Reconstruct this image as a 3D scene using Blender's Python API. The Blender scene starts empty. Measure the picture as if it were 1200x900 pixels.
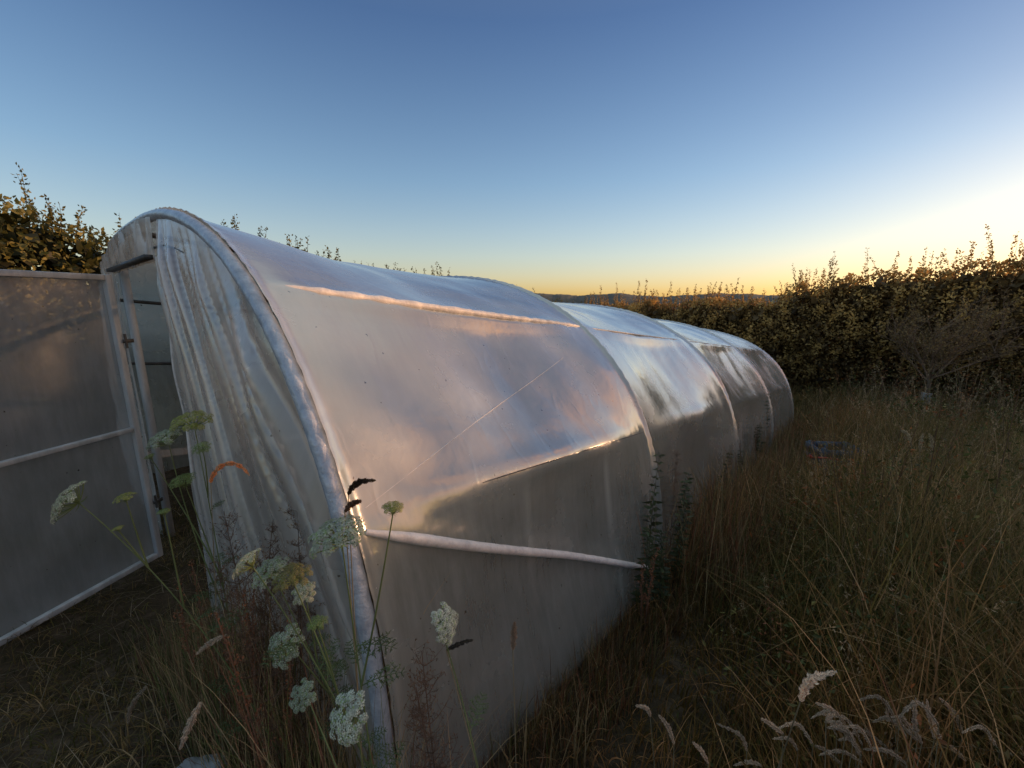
import bpy, math, random
import numpy as np
from mathutils import Vector, noise as mnoise
random.seed(7); rng = np.random.default_rng(11)
D = bpy.data; C = bpy.context; SC = C.scene; COL = SC.collection
rad = math.radians

# ------------------------------------------------------------------ frame of reference
CAM = Vector((0, 0, 1.6)); PITCH = 0.2; F = 481.0
AZ = 0.71; SL = 0.115
AX = Vector((math.sin(AZ), math.cos(AZ), 0)); SD = Vector((math.cos(AZ), -math.sin(AZ), 0))
S0 = 0.475; C0 = -3.266                       # first hoop: along-axis and sideways position of the tunnel
W, H, NN = 2.41, 2.008, 2.758
HS = [0, 1.962, 4.112, 6.281, 8.569]          # hoop stations from the first hoop

def px(u, v, d):                               # a point at forward distance d seen at photo coordinates u, v
    a = (u-600)/F; b = (450-v)/F
    cp, sp = math.cos(PITCH), math.sin(PITCH)
    return Vector((a*d, (cp+b*sp)*d, (-sp+b*cp)*d)) + CAM
def xy(s, c): p = AX*s + SD*c; return p.x, p.y
def sc_of(x, y): return x*AX.x+y*AX.y, x*SD.x+y*SD.y
def sstep(a, b, x):
    t = np.clip((x-a)/(b-a), 0, 1); return t*t*(3-2*t)
def gz(x, y):                                  # ground height (works on arrays)
    s = x*AX.x+y*AX.y; c = x*SD.x+y*SD.y
    q = np.clip(s-S0, -6, None)
    z = -SL*np.where(q < 9, q, 9+(1-np.exp(-(q-9)/6))*6)
    z = np.where(q > 9, z, z)
    z = z - .15*sstep(-1.3, -2.8, c)*0 - .23*sstep(1.3, 2.8, -c)*(1-sstep(0.3, 3, s))
    z = z + .03*np.sin(x*2.1+1)*np.cos(y*1.7) + .015*np.sin(x*5.3)*np.sin(y*4.9+2)
    return z
def gzf(x, y): return float(gz(np.array(float(x)), np.array(float(y))))

# ------------------------------------------------------------------ mesh helpers
class MB:
    def __init__(s): s.v = []; s.f = []; s.c = []; s.n = 0
    def add(s, v, f, col=None):
        v = np.asarray(v, dtype=np.float32).reshape(-1, 3); f = np.asarray(f, dtype=np.int64)
        s.v.append(v); s.f.append(f+s.n)
        if col is None: col = (1, 1, 1)
        c = np.broadcast_to(np.asarray(col, dtype=np.float32), (len(v), 3)); s.c.append(c)
        s.n += len(v)
    def build(s, name, mat, parent=None, smooth=True):
        me = D.meshes.new(name)
        V = np.concatenate(s.v); me.vertices.add(len(V)); me.vertices.foreach_set('co', V.ravel())
        sizes = np.concatenate([np.full(len(f), f.shape[1]) for f in s.f])
        idx = np.concatenate([f.ravel() for f in s.f])
        me.loops.add(len(idx)); me.loops.foreach_set('vertex_index', idx.astype(np.int32))
        me.polygons.add(len(sizes))
        st = np.concatenate([[0], np.cumsum(sizes)[:-1]])
        me.polygons.foreach_set('loop_start', st.astype(np.int32))
        me.polygons.foreach_set('loop_total', sizes.astype(np.int32))
        if smooth: me.polygons.foreach_set('use_smooth', np.ones(len(sizes), dtype=bool))
        at = me.color_attributes.new('Col', 'FLOAT_COLOR', 'POINT')
        cc = np.concatenate(s.c); at.data.foreach_set('color', np.concatenate([cc, np.ones((len(cc), 1), dtype=np.float32)], 1).ravel())
        me.update(calc_edges=True); me.validate()
        me.materials.append(mat)
        o = D.objects.new(name, me); COL.objects.link(o)
        if parent is not None:
            o.parent = parent; o.matrix_parent_inverse = parent.matrix_basis.inverted() if False else o.matrix_parent_inverse
            o.location = -parent.location
        return o
    # -- shapes
    def tube(s, pts, r, n=6, col=None, cap=True):
        P = np.array([tuple(p) for p in pts], dtype=float); m = len(P)
        R = np.broadcast_to(np.asarray(r, dtype=float), (m,))
        T = np.gradient(P, axis=0); T /= np.linalg.norm(T, axis=1)[:, None]+1e-9
        ref = np.array([0, 0, 1.]) if abs(T[0, 2]) < .9 else np.array([1., 0, 0])
        a = np.cross(T[0], ref); a /= np.linalg.norm(a)
        V = []; ang = np.arange(n)*2*math.pi/n
        for i in range(m):
            a = a-T[i]*(a@T[i]); a /= np.linalg.norm(a)+1e-9; b = np.cross(T[i], a)
            V.append(P[i]+R[i]*(np.outer(np.cos(ang), a)+np.outer(np.sin(ang), b)))
        V = np.concatenate(V)
        i = np.arange(m-1)[:, None]*n; j = np.arange(n)[None, :]; k = (j+1) % n
        s.add(V, np.stack([i+j, i+k, i+n+k, i+n+j], -1).reshape(-1, 4), col)
        if cap:
            for q, base in ((0, P[0]), (m-1, P[-1])):
                ring = V[q*n:(q+1)*n]
                s.add(np.vstack([ring, base]), np.array([[x, (x+1) % n, n] for x in range(n)]), col)
    def box(s, c, ex, ey, ez, col=None):       # centre, three half-extent vectors
        c = np.array(tuple(c)); e = [np.array(tuple(q)) for q in (ex, ey, ez)]
        V = [c+i*e[0]+j*e[1]+k*e[2] for i in (-1, 1) for j in (-1, 1) for k in (-1, 1)]
        s.add(V, [[0, 1, 3, 2], [4, 6, 7, 5], [0, 4, 5, 1], [2, 3, 7, 6], [0, 2, 6, 4], [1, 5, 7, 3]], col)
    def leaves(s, P, size, col, up=0.3, asp=.5, dirs=None):    # folded kite-shaped leaves
        N = len(P); P = np.asarray(P, dtype=float)
        if dirs is None:
            d = rng.normal(size=(N, 3)); d[:, 2] += up
        else: d = np.asarray(dirs, dtype=float)
        d /= np.linalg.norm(d, axis=1)[:, None]
        r = rng.normal(size=(N, 3)); t = np.cross(d, r); t /= np.linalg.norm(t, axis=1)[:, None]
        nrm = np.cross(d, t); L = np.broadcast_to(size, (N,))[:, None]
        mid = P+d*L*.45
        V = np.stack([P, mid+t*L*asp*.5+nrm*L*.12, P+d*L, mid-t*L*asp*.5+nrm*L*.12, mid-nrm*L*.02], 1)
        b = np.arange(N)[:, None]*5
        f = np.concatenate([b+np.array([[0, 1, 4]]), b+np.array([[1, 2, 4]]), b+np.array([[2, 3, 4]]), b+np.array([[3, 0, 4]])])
        s.add(V.reshape(-1, 3), f, np.repeat(np.broadcast_to(col, (N, 3)), 5, 0))
    def blades(s, R, h, lean, w, col, droop=.5, seg=5, az=None):
        N = len(R); u = np.linspace(0, 1, seg+1)[None, :]
        if az is None: az = rng.uniform(0, 2*math.pi, N)
        h = np.broadcast_to(h, (N,))[:, None]; lean = np.broadcast_to(lean, (N,))[:, None]; w = np.broadcast_to(w, (N,))[:, None]
        dr = np.broadcast_to(droop, (N,))[:, None]
        hor = h*lean*u**1.8; z = h*(u-dr*lean*u**3)
        cx = R[:, 0:1]+np.cos(az)[:, None]*hor; cy = R[:, 1:2]+np.sin(az)[:, None]*hor; cz = R[:, 2:3]+z
        ta = az+math.pi/2+rng.normal(size=N)*.7
        ww = w*.5*(1-u**2.2*.97)
        lx = np.cos(ta)[:, None]*ww; ly = np.sin(ta)[:, None]*ww
        V = np.stack([np.stack([cx-lx, cy-ly, cz], -1), np.stack([cx+lx, cy+ly, cz], -1)], 2).reshape(-1, 3)
        b = (np.arange(N)*(seg+1)*2)[:, None]+np.arange(seg)[None, :]*2; b = b.ravel()[:, None]
        s.add(V, b+np.array([[0, 1, 3, 2]]), np.repeat(np.broadcast_to(col, (N, 3)), (seg+1)*2, 0))

def tag(o, label=None, cat=None, group=None, kind=None):
    if label: o['label'] = label
    if cat: o['category'] = cat
    if group: o['group'] = group
    if kind: o['kind'] = kind
    return o
def thing(name, loc, label, cat, group=None):
    o = D.objects.new(name, None); COL.objects.link(o); o.location = loc; o.empty_display_size = .1
    return tag(o, label, cat, group)

# ------------------------------------------------------------------ materials
def newmat(name):
    m = D.materials.new(name); m.use_nodes = True; nt = m.node_tree; nt.nodes.clear()
    out = nt.nodes.new('ShaderNodeOutputMaterial'); return m, nt, out
def N_(nt, t, **k):
    n = nt.nodes.new(t)
    for a, b in k.items():
        if a in n.inputs.keys() if isinstance(a, str) else False: n.inputs[a].default_value = b
        else: setattr(n, a, b)
    return n
def ramp(nt, src, stops):
    r = nt.nodes.new('ShaderNodeValToRGB'); nt.links.new(src, r.inputs[0])
    e = r.color_ramp.elements
    while len(e) < len(stops): e.new(.5)
    for q, (p, c) in zip(e, stops): q.position = p; q.color = (*c, 1) if len(c) == 3 else c
    return r.outputs[0]
def noise_tex(nt, vec, scale, detail=4, rough=.6, vscale=None):
    if vscale is not None:
        mp = nt.nodes.new('ShaderNodeMapping'); mp.inputs['Scale'].default_value = vscale
        nt.links.new(vec, mp.inputs[0]); vec = mp.outputs[0]
    n = nt.nodes.new('ShaderNodeTexNoise'); n.inputs['Scale'].default_value = scale
    n.inputs['Detail'].default_value = detail; n.inputs['Roughness'].default_value = rough
    nt.links.new(vec, n.inputs['Vector']); return n.outputs[0]
def math_(nt, op, a, b=None, clamp=False):
    n = nt.nodes.new('ShaderNodeMath'); n.operation = op; n.use_clamp = clamp
    for i, q in enumerate((a, b)):
        if q is None: continue
        if isinstance(q, (int, float)): n.inputs[i].default_value = q
        else: nt.links.new(q, n.inputs[i])
    return n.outputs[0]

def plant_mat(name, transl=.35, rough=.6, spec=.25, varscale=3.0, gain=1.0):
    m, nt, out = newmat(name); L = nt.links.new
    at = nt.nodes.new('ShaderNodeAttribute'); at.attribute_name = 'Col'
    geo = nt.nodes.new('ShaderNodeNewGeometry')
    nz = noise_tex(nt, geo.outputs['Position'], varscale, 3)
    k = math_(nt, 'MULTIPLY', math_(nt, 'ADD', math_(nt, 'MULTIPLY', nz, 1.3), .35), gain)
    mul = nt.nodes.new('ShaderNodeVectorMath'); mul.operation = 'SCALE'
    L(at.outputs['Color'], mul.inputs[0]); L(k, mul.inputs['Scale'])
    p = nt.nodes.new('ShaderNodeBsdfPrincipled'); p.inputs['Roughness'].default_value = rough
    p.inputs['Specular IOR Level'].default_value = spec; L(mul.outputs[0], p.inputs['Base Color'])
    t = nt.nodes.new('ShaderNodeBsdfTranslucent'); L(mul.outputs[0], t.inputs['Color'])
    mx = nt.nodes.new('ShaderNodeMixShader'); mx.inputs[0].default_value = transl
    L(p.outputs[0], mx.inputs[1]); L(t.outputs[0], mx.inputs[2]); L(mx.outputs[0], out.inputs[0])
    return m
M_GRASS = plant_mat('grass_blades', .4, gain=1.6); M_LEAF = plant_mat('leaf_foliage', .35, .5, .3, 1.3, gain=1.35)
M_STEM = plant_mat('plant_stem', .1, .6, .3, 6, gain=1.6); M_PETAL = plant_mat('flower_petal', .3, .7, .1, 30, gain=1.12)
M_BARK = plant_mat('bark', 0, .85, .1, 20)

def film_mat(name, clear=.18, milky=(.62, .62, .62), gloss=.16, bump=.25, vs=(1, 1, 1), dirt=.5, base=.06, power=2.2, warp=1.0, mott=.3):
    m, nt, out = newmat(name); L = nt.links.new
    uv = nt.nodes.new('ShaderNodeUVMap').outputs[0]
    big = noise_tex(nt, uv, 1.1, 4, .55)
    fine = noise_tex(nt, uv, 160, 2, .7)
    streak = noise_tex(nt, uv, 5, 4, .6, vscale=(1.6, .22, 1))
    scr = noise_tex(nt, uv, 9, 3, .7, vscale=(3, .5, 1))
    crk = noise_tex(nt, uv, 3.2, 5, .55)
    # bump
    h = math_(nt, 'ADD', math_(nt, 'MULTIPLY', crk, 1.1*warp), math_(nt, 'MULTIPLY', streak, .12*warp))
    cz = math_(nt, 'ABSOLUTE', math_(nt, 'SUBTRACT', noise_tex(nt, uv, 2.2, 3, .5, vscale=(1.5, .7, 1)), .5))
    h = math_(nt, 'ADD', h, math_(nt, 'MULTIPLY', ramp(nt, cz, [(0, (1, 1, 1)), (.03, (0, 0, 0))]), .045))
    h = math_(nt, 'ADD', h, math_(nt, 'MULTIPLY', fine, .012))
    bp = nt.nodes.new('ShaderNodeBump'); bp.inputs['Strength'].default_value = bump; bp.inputs['Distance'].default_value = .05; L(h, bp.inputs['Height'])
    # dirt and dew
    dv = ramp(nt, big, [(.3, (.86, .86, .86)), (.62, (1.04, 1.04, 1.04))])
    col = nt.nodes.new('ShaderNodeVectorMath'); col.operation = 'MULTIPLY'
    col.inputs[0].default_value = milky; L(dv, col.inputs[1])
    sp = ramp(nt, noise_tex(nt, uv, 38, 2, .5), [(.24, (.25, .22, .18)), (.275, (1, 1, 1))])
    col2 = nt.nodes.new('ShaderNodeVectorMath'); col2.operation = 'MULTIPLY'; L(col.outputs[0], col2.inputs[0]); L(sp, col2.inputs[1])
    df = nt.nodes.new('ShaderNodeBsdfDiffuse'); L(col2.outputs[0], df.inputs[0]); L(bp.outputs[0], df.inputs['Normal'])
    tr = nt.nodes.new('ShaderNodeBsdfTranslucent'); L(col2.outputs[0], tr.inputs[0]); L(bp.outputs[0], tr.inputs['Normal'])
    m1 = nt.nodes.new('ShaderNodeMixShader'); m1.inputs[0].default_value = .45; L(df.outputs[0], m1.inputs[1]); L(tr.outputs[0], m1.inputs[2])
    tp = nt.nodes.new('ShaderNodeBsdfTransparent'); tp.inputs[0].default_value = (.85, .87, .88, 1)
    m2 = nt.nodes.new('ShaderNodeMixShader')
    cf = math_(nt, 'MULTIPLY', ramp(nt, math_(nt, 'ADD', math_(nt, 'MULTIPLY', scr, .5), math_(nt, 'MULTIPLY', big, .5)), [(.38, (1+.5*mott,)*3), (.6, (1-.45*mott,)*3)]), clear, True)
    at = nt.nodes.new('ShaderNodeAttribute'); at.attribute_name = 'Col'; cf = math_(nt, 'MULTIPLY', cf, at.outputs['Fac'])
    L(cf, m2.inputs[0]); L(m1.outputs[0], m2.inputs[1]); L(tp.outputs[0], m2.inputs[2])
    lw = nt.nodes.new('ShaderNodeLayerWeight'); L(bp.outputs[0], lw.inputs['Normal']); lw.inputs['Blend'].default_value = .5
    fr = math_(nt, 'ADD', math_(nt, 'MULTIPLY', math_(nt, 'POWER', lw.outputs['Facing'], power), .75), base, True)
    gl = nt.nodes.new('ShaderNodeBsdfGlossy'); gl.inputs['Color'].default_value = (.95, .95, .97, 1)
    L(bp.outputs[0], gl.inputs['Normal'])
    rr = ramp(nt, noise_tex(nt, uv, 2.3, 5, .6), [(.35, (gloss*.6,)*3), (.65, (gloss*1.7,)*3)])
    L(rr, gl.inputs['Roughness'])
    m3 = nt.nodes.new('ShaderNodeMixShader'); L(fr, m3.inputs[0]); L(m2.outputs[0], m3.inputs[1]); L(gl.outputs[0], m3.inputs[2])
    L(m3.outputs[0], out.inputs[0]); return m
M_COVER = film_mat('cover_film', clear=.22, milky=(.69, .705, .64), gloss=.19, bump=.22, base=.13, power=1.9, warp=.5)
M_ENDF = film_mat('end_wall_film', clear=.60, milky=(.90, .86, .80), gloss=.26, mott=.12, bump=.25, base=.06, power=2.5, warp=.6)
M_DOORF = film_mat('door_film', clear=.50, milky=(.40, .40, .38), gloss=.5, bump=.04, base=.06, power=2.2, warp=.5)

def simple_mat(name, c1, c2, scale, rough=.5, metal=0, bump=.2, vscale=None, spec=.4):
    m, nt, out = newmat(name); L = nt.links.new
    tc = nt.nodes.new('ShaderNodeTexCoord').outputs['Object']
    nz = noise_tex(nt, tc, scale, 5, .65, vscale)
    p = nt.nodes.new('ShaderNodeBsdfPrincipled'); L(ramp(nt, nz, [(.3, c1), (.7, c2)]), p.inputs['Base Color'])
    p.inputs['Roughness'].default_value = rough; p.inputs['Metallic'].default_value = metal; p.inputs['Specular IOR Level'].default_value = spec
    b = nt.nodes.new('ShaderNodeBump'); b.inputs['Strength'].default_value = bump; b.inputs['Distance'].default_value = .01
    L(nz, b.inputs['Height']); L(b.outputs[0], p.inputs['Normal']); L(p.outputs[0], out.inputs[0]); return m
M_PIPE = simple_mat('galvanised_pipe', (.22, .23, .25), (.38, .39, .41), 12, .4, .6)
M_DARKPIPE = simple_mat('weathered_pipe', (.05, .05, .05), (.12, .11, .10), 15, .5, .3)
M_WRAP = simple_mat('taped_plastic_wrap', (.30, .33, .38), (.58, .60, .64), 22, .22, .12, .8)
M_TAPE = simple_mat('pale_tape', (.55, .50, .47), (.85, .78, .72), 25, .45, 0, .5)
M_WOOD = simple_mat('grey_painted_timber', (.30, .31, .31), (.56, .57, .56), 14, .65, 0, .4, (1, 1, .15))
M_STONE = simple_mat('rough_stone', (.16, .16, .16), (.36, .36, .36), 9, .85, 0, 1.0)
M_BLUE = simple_mat('faded_blue_plastic', (.03, .055, .10), (.09, .13, .18), 8, .5)
M_RED = simple_mat('red_plastic', (.35, .03, .02), (.5, .05, .03), 8, .5)
M_GUARD = simple_mat('pale_guard', (.30, .32, .30), (.5, .52, .48), 30, .6)

# ------------------------------------------------------------------ ground
def ground():
    m, nt, out = newmat('soil_and_grass'); L = nt.links.new
    pos = nt.nodes.new('ShaderNodeNewGeometry').outputs['Position']
    a = noise_tex(nt, pos, 1.3, 6, .65); b = noise_tex(nt, pos, 14, 6, .7); c = noise_tex(nt, pos, 60, 4, .7, (1, .35, 1))
    k = math_(nt, 'ADD', math_(nt, 'MULTIPLY', a, .5), math_(nt, 'MULTIPLY', b, .5))
    cr = ramp(nt, k, [(.35, (.035, .032, .014)), (.5, (.085, .060, .036)), (.62, (.17, .12, .08))])
    p = nt.nodes.new('ShaderNodeBsdfPrincipled'); p.inputs['Roughness'].default_value = .95; p.inputs['Specular IOR Level'].default_value = .1
    L(cr, p.inputs['Base Color'])
    bp = nt.nodes.new('ShaderNodeBump'); bp.inputs['Strength'].default_value = .9; bp.inputs['Distance'].default_value = .06
    L(math_(nt, 'ADD', b, math_(nt, 'MULTIPLY', c, .6)), bp.inputs['Height']); L(bp.outputs[0], p.inputs['Normal']); L(p.outputs[0], out.inputs[0])
    r = [0]; v = .12
    while r[-1] < 2600: r.append(r[-1]+v); v *= 1.045
    r = np.array(r); na = 160; th = np.arange(na)*2*math.pi/na
    X = np.outer(r, np.sin(th)).ravel(); Y = np.outer(r, np.cos(th)).ravel()
    Z = gz(X, Y); far = sstep(60, 900, np.hypot(X, Y)); Z = Z-far*25
    i = np.arange(len(r)-1)[:, None]*na; j = np.arange(na)[None, :]; kk = (j+1) % na
    mb = MB(); mb.add(np.stack([X, Y, Z], 1), np.stack([i+j, i+na+j, i+na+kk, i+kk], -1).reshape(-1, 4))
    tag(mb.build('ground', m), kind='structure')
    # hills on the horizon
    m, nt, out = newmat('far_wooded_hill'); L = nt.links.new
    pos = nt.nodes.new('ShaderNodeNewGeometry').outputs['Position']
    p = nt.nodes.new('ShaderNodeBsdfPrincipled'); p.inputs['Roughness'].default_value = 1
    L(ramp(nt, noise_tex(nt, pos, .02, 6, .7), [(.35, (.05, .05, .04)), (.65, (.13, .11, .075))]), p.inputs['Base Color']); L(p.outputs[0], out.inputs[0])
    mb = MB(); A = np.linspace(rad(-75), rad(75), 700)
    Hh = 21+10*np.sin(A*5+.3)+7*np.sin(A*13+1)+3*np.sin(A*31)+1.6*np.sin(A*97+2)+rng.normal(size=700)*.9
    Hh += 62*np.exp(-((A-rad(51))/.09)**2)+8*np.exp(-((A-rad(14))/.05)**2)
    rows = []
    for d, f in ((1500, 0), (1650, .45), (1850, .85), (2050, 1), (2500, .6)):
        rows.append(np.stack([np.sin(A)*d, np.cos(A)*d, -30+(Hh+30)*f], 1))
    V = np.concatenate(rows); n = 700; i = np.arange(4)[:, None]*n; j = np.arange(n-1)[None, :]
    mb.add(V, np.stack([i+j, i+j+1, i+n+j+1, i+n+j], -1).reshape(-1, 4)); tag(mb.build('hills', m), kind='structure')
ground()

# ------------------------------------------------------------------ polytunnel
def hp(t, q, dr=0.0):                           # point on the hoop curve at angle t, station q (m from the first hoop)
    c = math.copysign(abs(math.cos(t))**(2/NN), math.cos(t)); s_ = max(0, math.sin(t))**(2/NN)
    base = AX*(S0+q)+SD*C0
    n = SD*math.cos(t)+Vector((0, 0, 1))*math.sin(t)
    return base+SD*(c*W)+Vector((0, 0, s_*H-SL*q))+n*dr
def frac(q):
    if q < 0: return 0
    for a, b in zip(HS, HS[1:]):
        if q <= b+1e-6: return (q-a)/(b-a)
    return 1
def nz3(x, y, z): return mnoise.noise(Vector((x, y, z)))
# hoop curve resampled at even arc length, so the sheet has no bunched rows
tt = np.linspace(0, math.pi, 4001)
cc = np.sign(np.cos(tt))*np.abs(np.cos(tt))**(2/NN)*W; ss = np.sin(tt)**(2/NN)*H
arc = np.concatenate([[0], np.cumsum(np.hypot(np.diff(cc), np.diff(ss)))]); ATOT = arc[-1]
def th_of(a): return float(np.interp(a, arc, tt))
def arc_of(t): return float(np.interp(t, tt, arc))
def curve_pt(a, q, dr=0.0):
    """a = arc length from the right-hand foot, q = station, dr = outward offset along the true normal"""
    x = float(np.interp(a, arc, cc)); z = float(np.interp(a, arc, ss))
    e = .03; x1 = float(np.interp(min(a+e, ATOT), arc, cc)); z1 = float(np.interp(min(a+e, ATOT), arc, ss))
    x0 = float(np.interp(max(a-e, 0), arc, cc)); z0 = float(np.interp(max(a-e, 0), arc, ss))
    n = Vector((z1-z0, -(x1-x0))).normalized()
    if a < 0: z += a
    if a > ATOT: z -= (a-ATOT)
    return AX*(S0+q)+SD*(C0+x+n.x*dr)+Vector((0, 0, z-SL*q+n.y*dr))
ATH_P, ATH_C = arc_of(.85), arc_of(.398)

tun = thing('polytunnel', AX*S0+SD*C0, 'long low hooped greenhouse tunnel covered in milky translucent plastic, its near door standing open', 'greenhouse tunnel')
def set_uv(o, uv):
    me = o.data; l = me.uv_layers.new(name='UVMap')
    vi = np.empty(len(me.loops), dtype=np.int32); me.loops.foreach_get('vertex_index', vi)
    l.data.foreach_set('uv', uv[vi].astype(np.float32).ravel())

def sheet_off(a, f, bay):
    m = 1-abs(2*f-1)**1.25; e = min(max(min(a, ATOT-a)/.55, 0), 1); e = e*e*(3-2*e)
    r = -.105*m*e; m4 = 1-abs(2*f-1)**6
    for ap, wd, hd in ((ATH_P, .22, .5), (ATOT-ATH_P, .22, .5), (ATH_C, .22, .62), (ATOT-ATH_C, .22, .62), (ATOT/2, .6, .85)):
        r += .105*m*e*hd*math.exp(-((a-ap)/wd)**2)+(.105*m*e*(.95-hd))*math.exp(-((a-ap)/.06)**2)
    r += .006*math.exp(-((a-ATH_P)/.04)**2)*m4
    if bay == 0:
        ab = ATH_C+(.11-ATH_C)*f; r += .018*math.exp(-((a-ab)/.035)**2)*m4
    return r
def cover():
    qs = []
    for a, b in zip(HS, HS[1:]): qs += list([a+(b-a)*(z/90-.12*math.sin(2*math.pi*z/90)) for z in range(90)])
    qs.append(HS[-1]); As = np.linspace(-.22, ATOT+.22, 210)
    V = []; UV = []; cl = []
    for q in qs:
        f = frac(q); i = max(k for k in range(5) if HS[k] <= q+1e-6)
        for a in As:
            sag = sheet_off(a, f, i)
            wr = .014*nz3(q*1.3, a*.9, 3)+.006*nz3(q*5, a*1.8, 9)
            lowf = math.exp(-(max(a, 0)/.55)**2)   # hanging folds near the foot
            wr += lowf*.014*nz3(q*7+.6*a, a*.5, 5)*(1-abs(2*f-1)**6)
            nearh = math.exp(-(min(f, 1-f)/.035)**2)
            wr += nearh*.003*math.sin(a*70+q)+.015*math.exp(-(min(f, 1-f)/.011)**2)
            V.append(curve_pt(a, q, .024+sag+wr)); UV.append((q, a))
            lo = 1+.75*max(0, min(1, (ATH_C-a+.12)/.3))+1.6*max(0, min(1, (a-(ATOT-ATH_C*1.4))/.3)); lw_ = max(0, min(1, (ATH_C-a)/.12)); fl_ = math.exp(-math.sin(q*8.5+a*.35*(.9-q*.4)+1.5*nz3(q*1.2, a*.5, 66))**2/.012)*max(0, .25+nz3(q*3, a*1.1, 44)*1.6)
            cl.append((max(0, (lo+.5*lw_)*(1+.25*nz3(q*2, a*2, 40))-lw_*min(1.6, 1.7*fl_)),)*3)
    n = len(As); i = np.arange(len(qs)-1)[:, None]*n; j = np.arange(n-1)[None, :]
    mb = MB(); mb.add([tuple(v) for v in V], np.stack([i+j, i+n+j, i+n+j+1, i+j+1], -1).reshape(-1, 4), np.array(cl))
    o = mb.build('cover', M_COVER, tun); set_uv(o, np.array(UV))
cover()
def curve_tube(mb, a0, a1, q0, q1, r, dr, n=60, sides=8, rib=0):
    pts = [curve_pt(a0+(a1-a0)*k/n, q0+(q1-q0)*k/n, dr) for k in range(n+1)]
    R = [r*(1+rib*(1.6*((k % 5)/5-.4)+2.6*nz3(k*.11, a0, 3)+1.6*nz3(k*.8, a0, 9))) for k in range(n+1)]
    mb.tube(pts, R, sides)
for k, q in enumerate(HS):
    mb = MB()
    if k == 0:
        curve_tube(mb, -.2, ATOT+.2, -.012, -.012, .024, .006, 420, 12, .03)
        o = mb.build('hoop', M_WRAP, tun); tag(o, 'thick front hoop wrapped in bluish plastic')
    else:
        curve_tube(mb, -.2, ATOT+.2, q, q, .021, -.002, 120, 8); mb.build('hoop', M_PIPE, tun)
for a in (ATH_P, ATH_C, ATOT/2, ATOT-ATH_C, ATOT-ATH_P):
    mb = MB()
    for q0, q1 in zip(HS, HS[1:]): curve_tube(mb, a, a, q0, q1, .015, -.022, 8, 8)
    mb.build('purlin', M_DARKPIPE, tun)
# tape sleeves on the upper purlin (first bay) and the brace to the second hoop's foot
def surf_line(a0, a1, q0, q1, r, dr, mat, name, n=90, rib=.15, label=None):
    mb = MB(); pts = []; R = []
    for k in range(n+1):
        f = k/n; q = q0+(q1-q0)*f; g = frac(q)
        aa = a0+(a1-a0)*f; bay = max(z for z in range(4) if HS[z] <= q+1e-6)
        pts.append(curve_pt(aa, q, .024+sheet_off(aa, g, bay)+dr))
        e = min(1, f*14, (1-f)*14)
        R.append(max(.001, r*(.45+.55*e)*(1+rib*nz3(k*.25, 1, a0)+rib*.35*nz3(k*.9, 2, a0))))
    mb.tube(pts, R, 10); o = mb.build(name, mat, tun)
    if label: tag(o, label)
surf_line(ATH_P+.004, ATH_P+.004, .04, 1.93, .015, -.003, M_TAPE, 'purlin_sleeve', 120, .35)
surf_line(ATH_C-.03, .15, .03, 1.88, .017, .004, M_TAPE, 'brace', 140, .10, 'pale taped diagonal brace running down to the second hoop')
surf_line(ATH_C+.03, ATH_C+.55, .05, 1.5, .0016, .0, M_TAPE, 'guy_wire', 60, 0)
surf_line(ATH_C+.0, ATH_C+.0, .5, 1.9, .002, .0, M_DARKPIPE, 'crease_line', 40, 0)
for k in range(1, 4):
    surf_line(ATH_C, ATH_C, HS[k]+.05, HS[k]+1.0, .0028, -.016, M_TAPE, 'crease_line', 30, 0)
    surf_line(ATH_P, ATH_P, HS[k]+.05, HS[k+1]-.05, .0045, -.004, M_TAPE, 'crease_line', 30, 0)

# end wall of the near end: gathered film either side of the door opening
T0, T1 = -.68, .70; ZH = 1.78
def wall_pt(t, z, off=0): return AX*(S0-.02+off)+SD*(C0+t)+Vector((0, 0, z))
def hoop_z(t):
    x = min(abs(t)/W, .9999); return H*(1-x**NN)**(1/NN)
def end_film(ta, tb, name, folds):
    nu, nv = 260, 90; V = []; UV = []; cl = []
    for i in range(nu+1):
        u = i/nu
        for j in range(nv+1):
            v = j/nv
            t = ta+(tb-ta)*u
            zt = hoop_z(t)-.005; zb = -.25
            if T0 < t < T1: zb = ZH
            z = zb+(zt-zb)*v
            # folds fan out from the head of the door towards the ground
            if folds:
                ang = math.atan2(t-.16, 3.4-z)
                w = ang*70+2.4*nz3(z*.35, t*1.6, 2); sl = abs(math.sin(w)); amp = min(1, (3.0-z)*.8)*min(1, (hoop_z(t)-z)*5+.05)
                k_ = .4+1.1*abs(nz3(ang*14, .3, 1))
                off = -.045*amp*(sl**.5)*k_-.02*nz3(t*3, z*1.5, 7)-.015*math.exp(-((t-T1)/.05)**2)*(1-v)
                dens = max(0, 1-1.25*amp*math.exp(-sl**2/.035)*min(1, k_)-.35*max(0, nz3(ang*7, z*.6, 5)))
                cl.append((dens,)*3)
            else: off = -.02-.03*abs(nz3(t*7, z*3, 4)); cl.append((.7,)*3)
            V.append(wall_pt(t, z, off)); UV.append((t, z))
    n = nv+1; i = np.arange(nu)[:, None]*n; j = np.arange(nv)[None, :]
    mb = MB(); mb.add([tuple(v) for v in V], np.stack([i+j, i+n+j, i+n+j+1, i+j+1], -1).reshape(-1, 4), np.array(cl))
    o = mb.build(name, M_ENDF, tun); set_uv(o, np.array(UV)); return o
tag(end_film(T1, W-.005, 'end_wall', True), 'gathered translucent end sheet with fanned vertical folds')
end_film(-W+.005, T0, 'end_wall', False)
end_film(T0, T1, 'end_wall', False)
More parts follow.
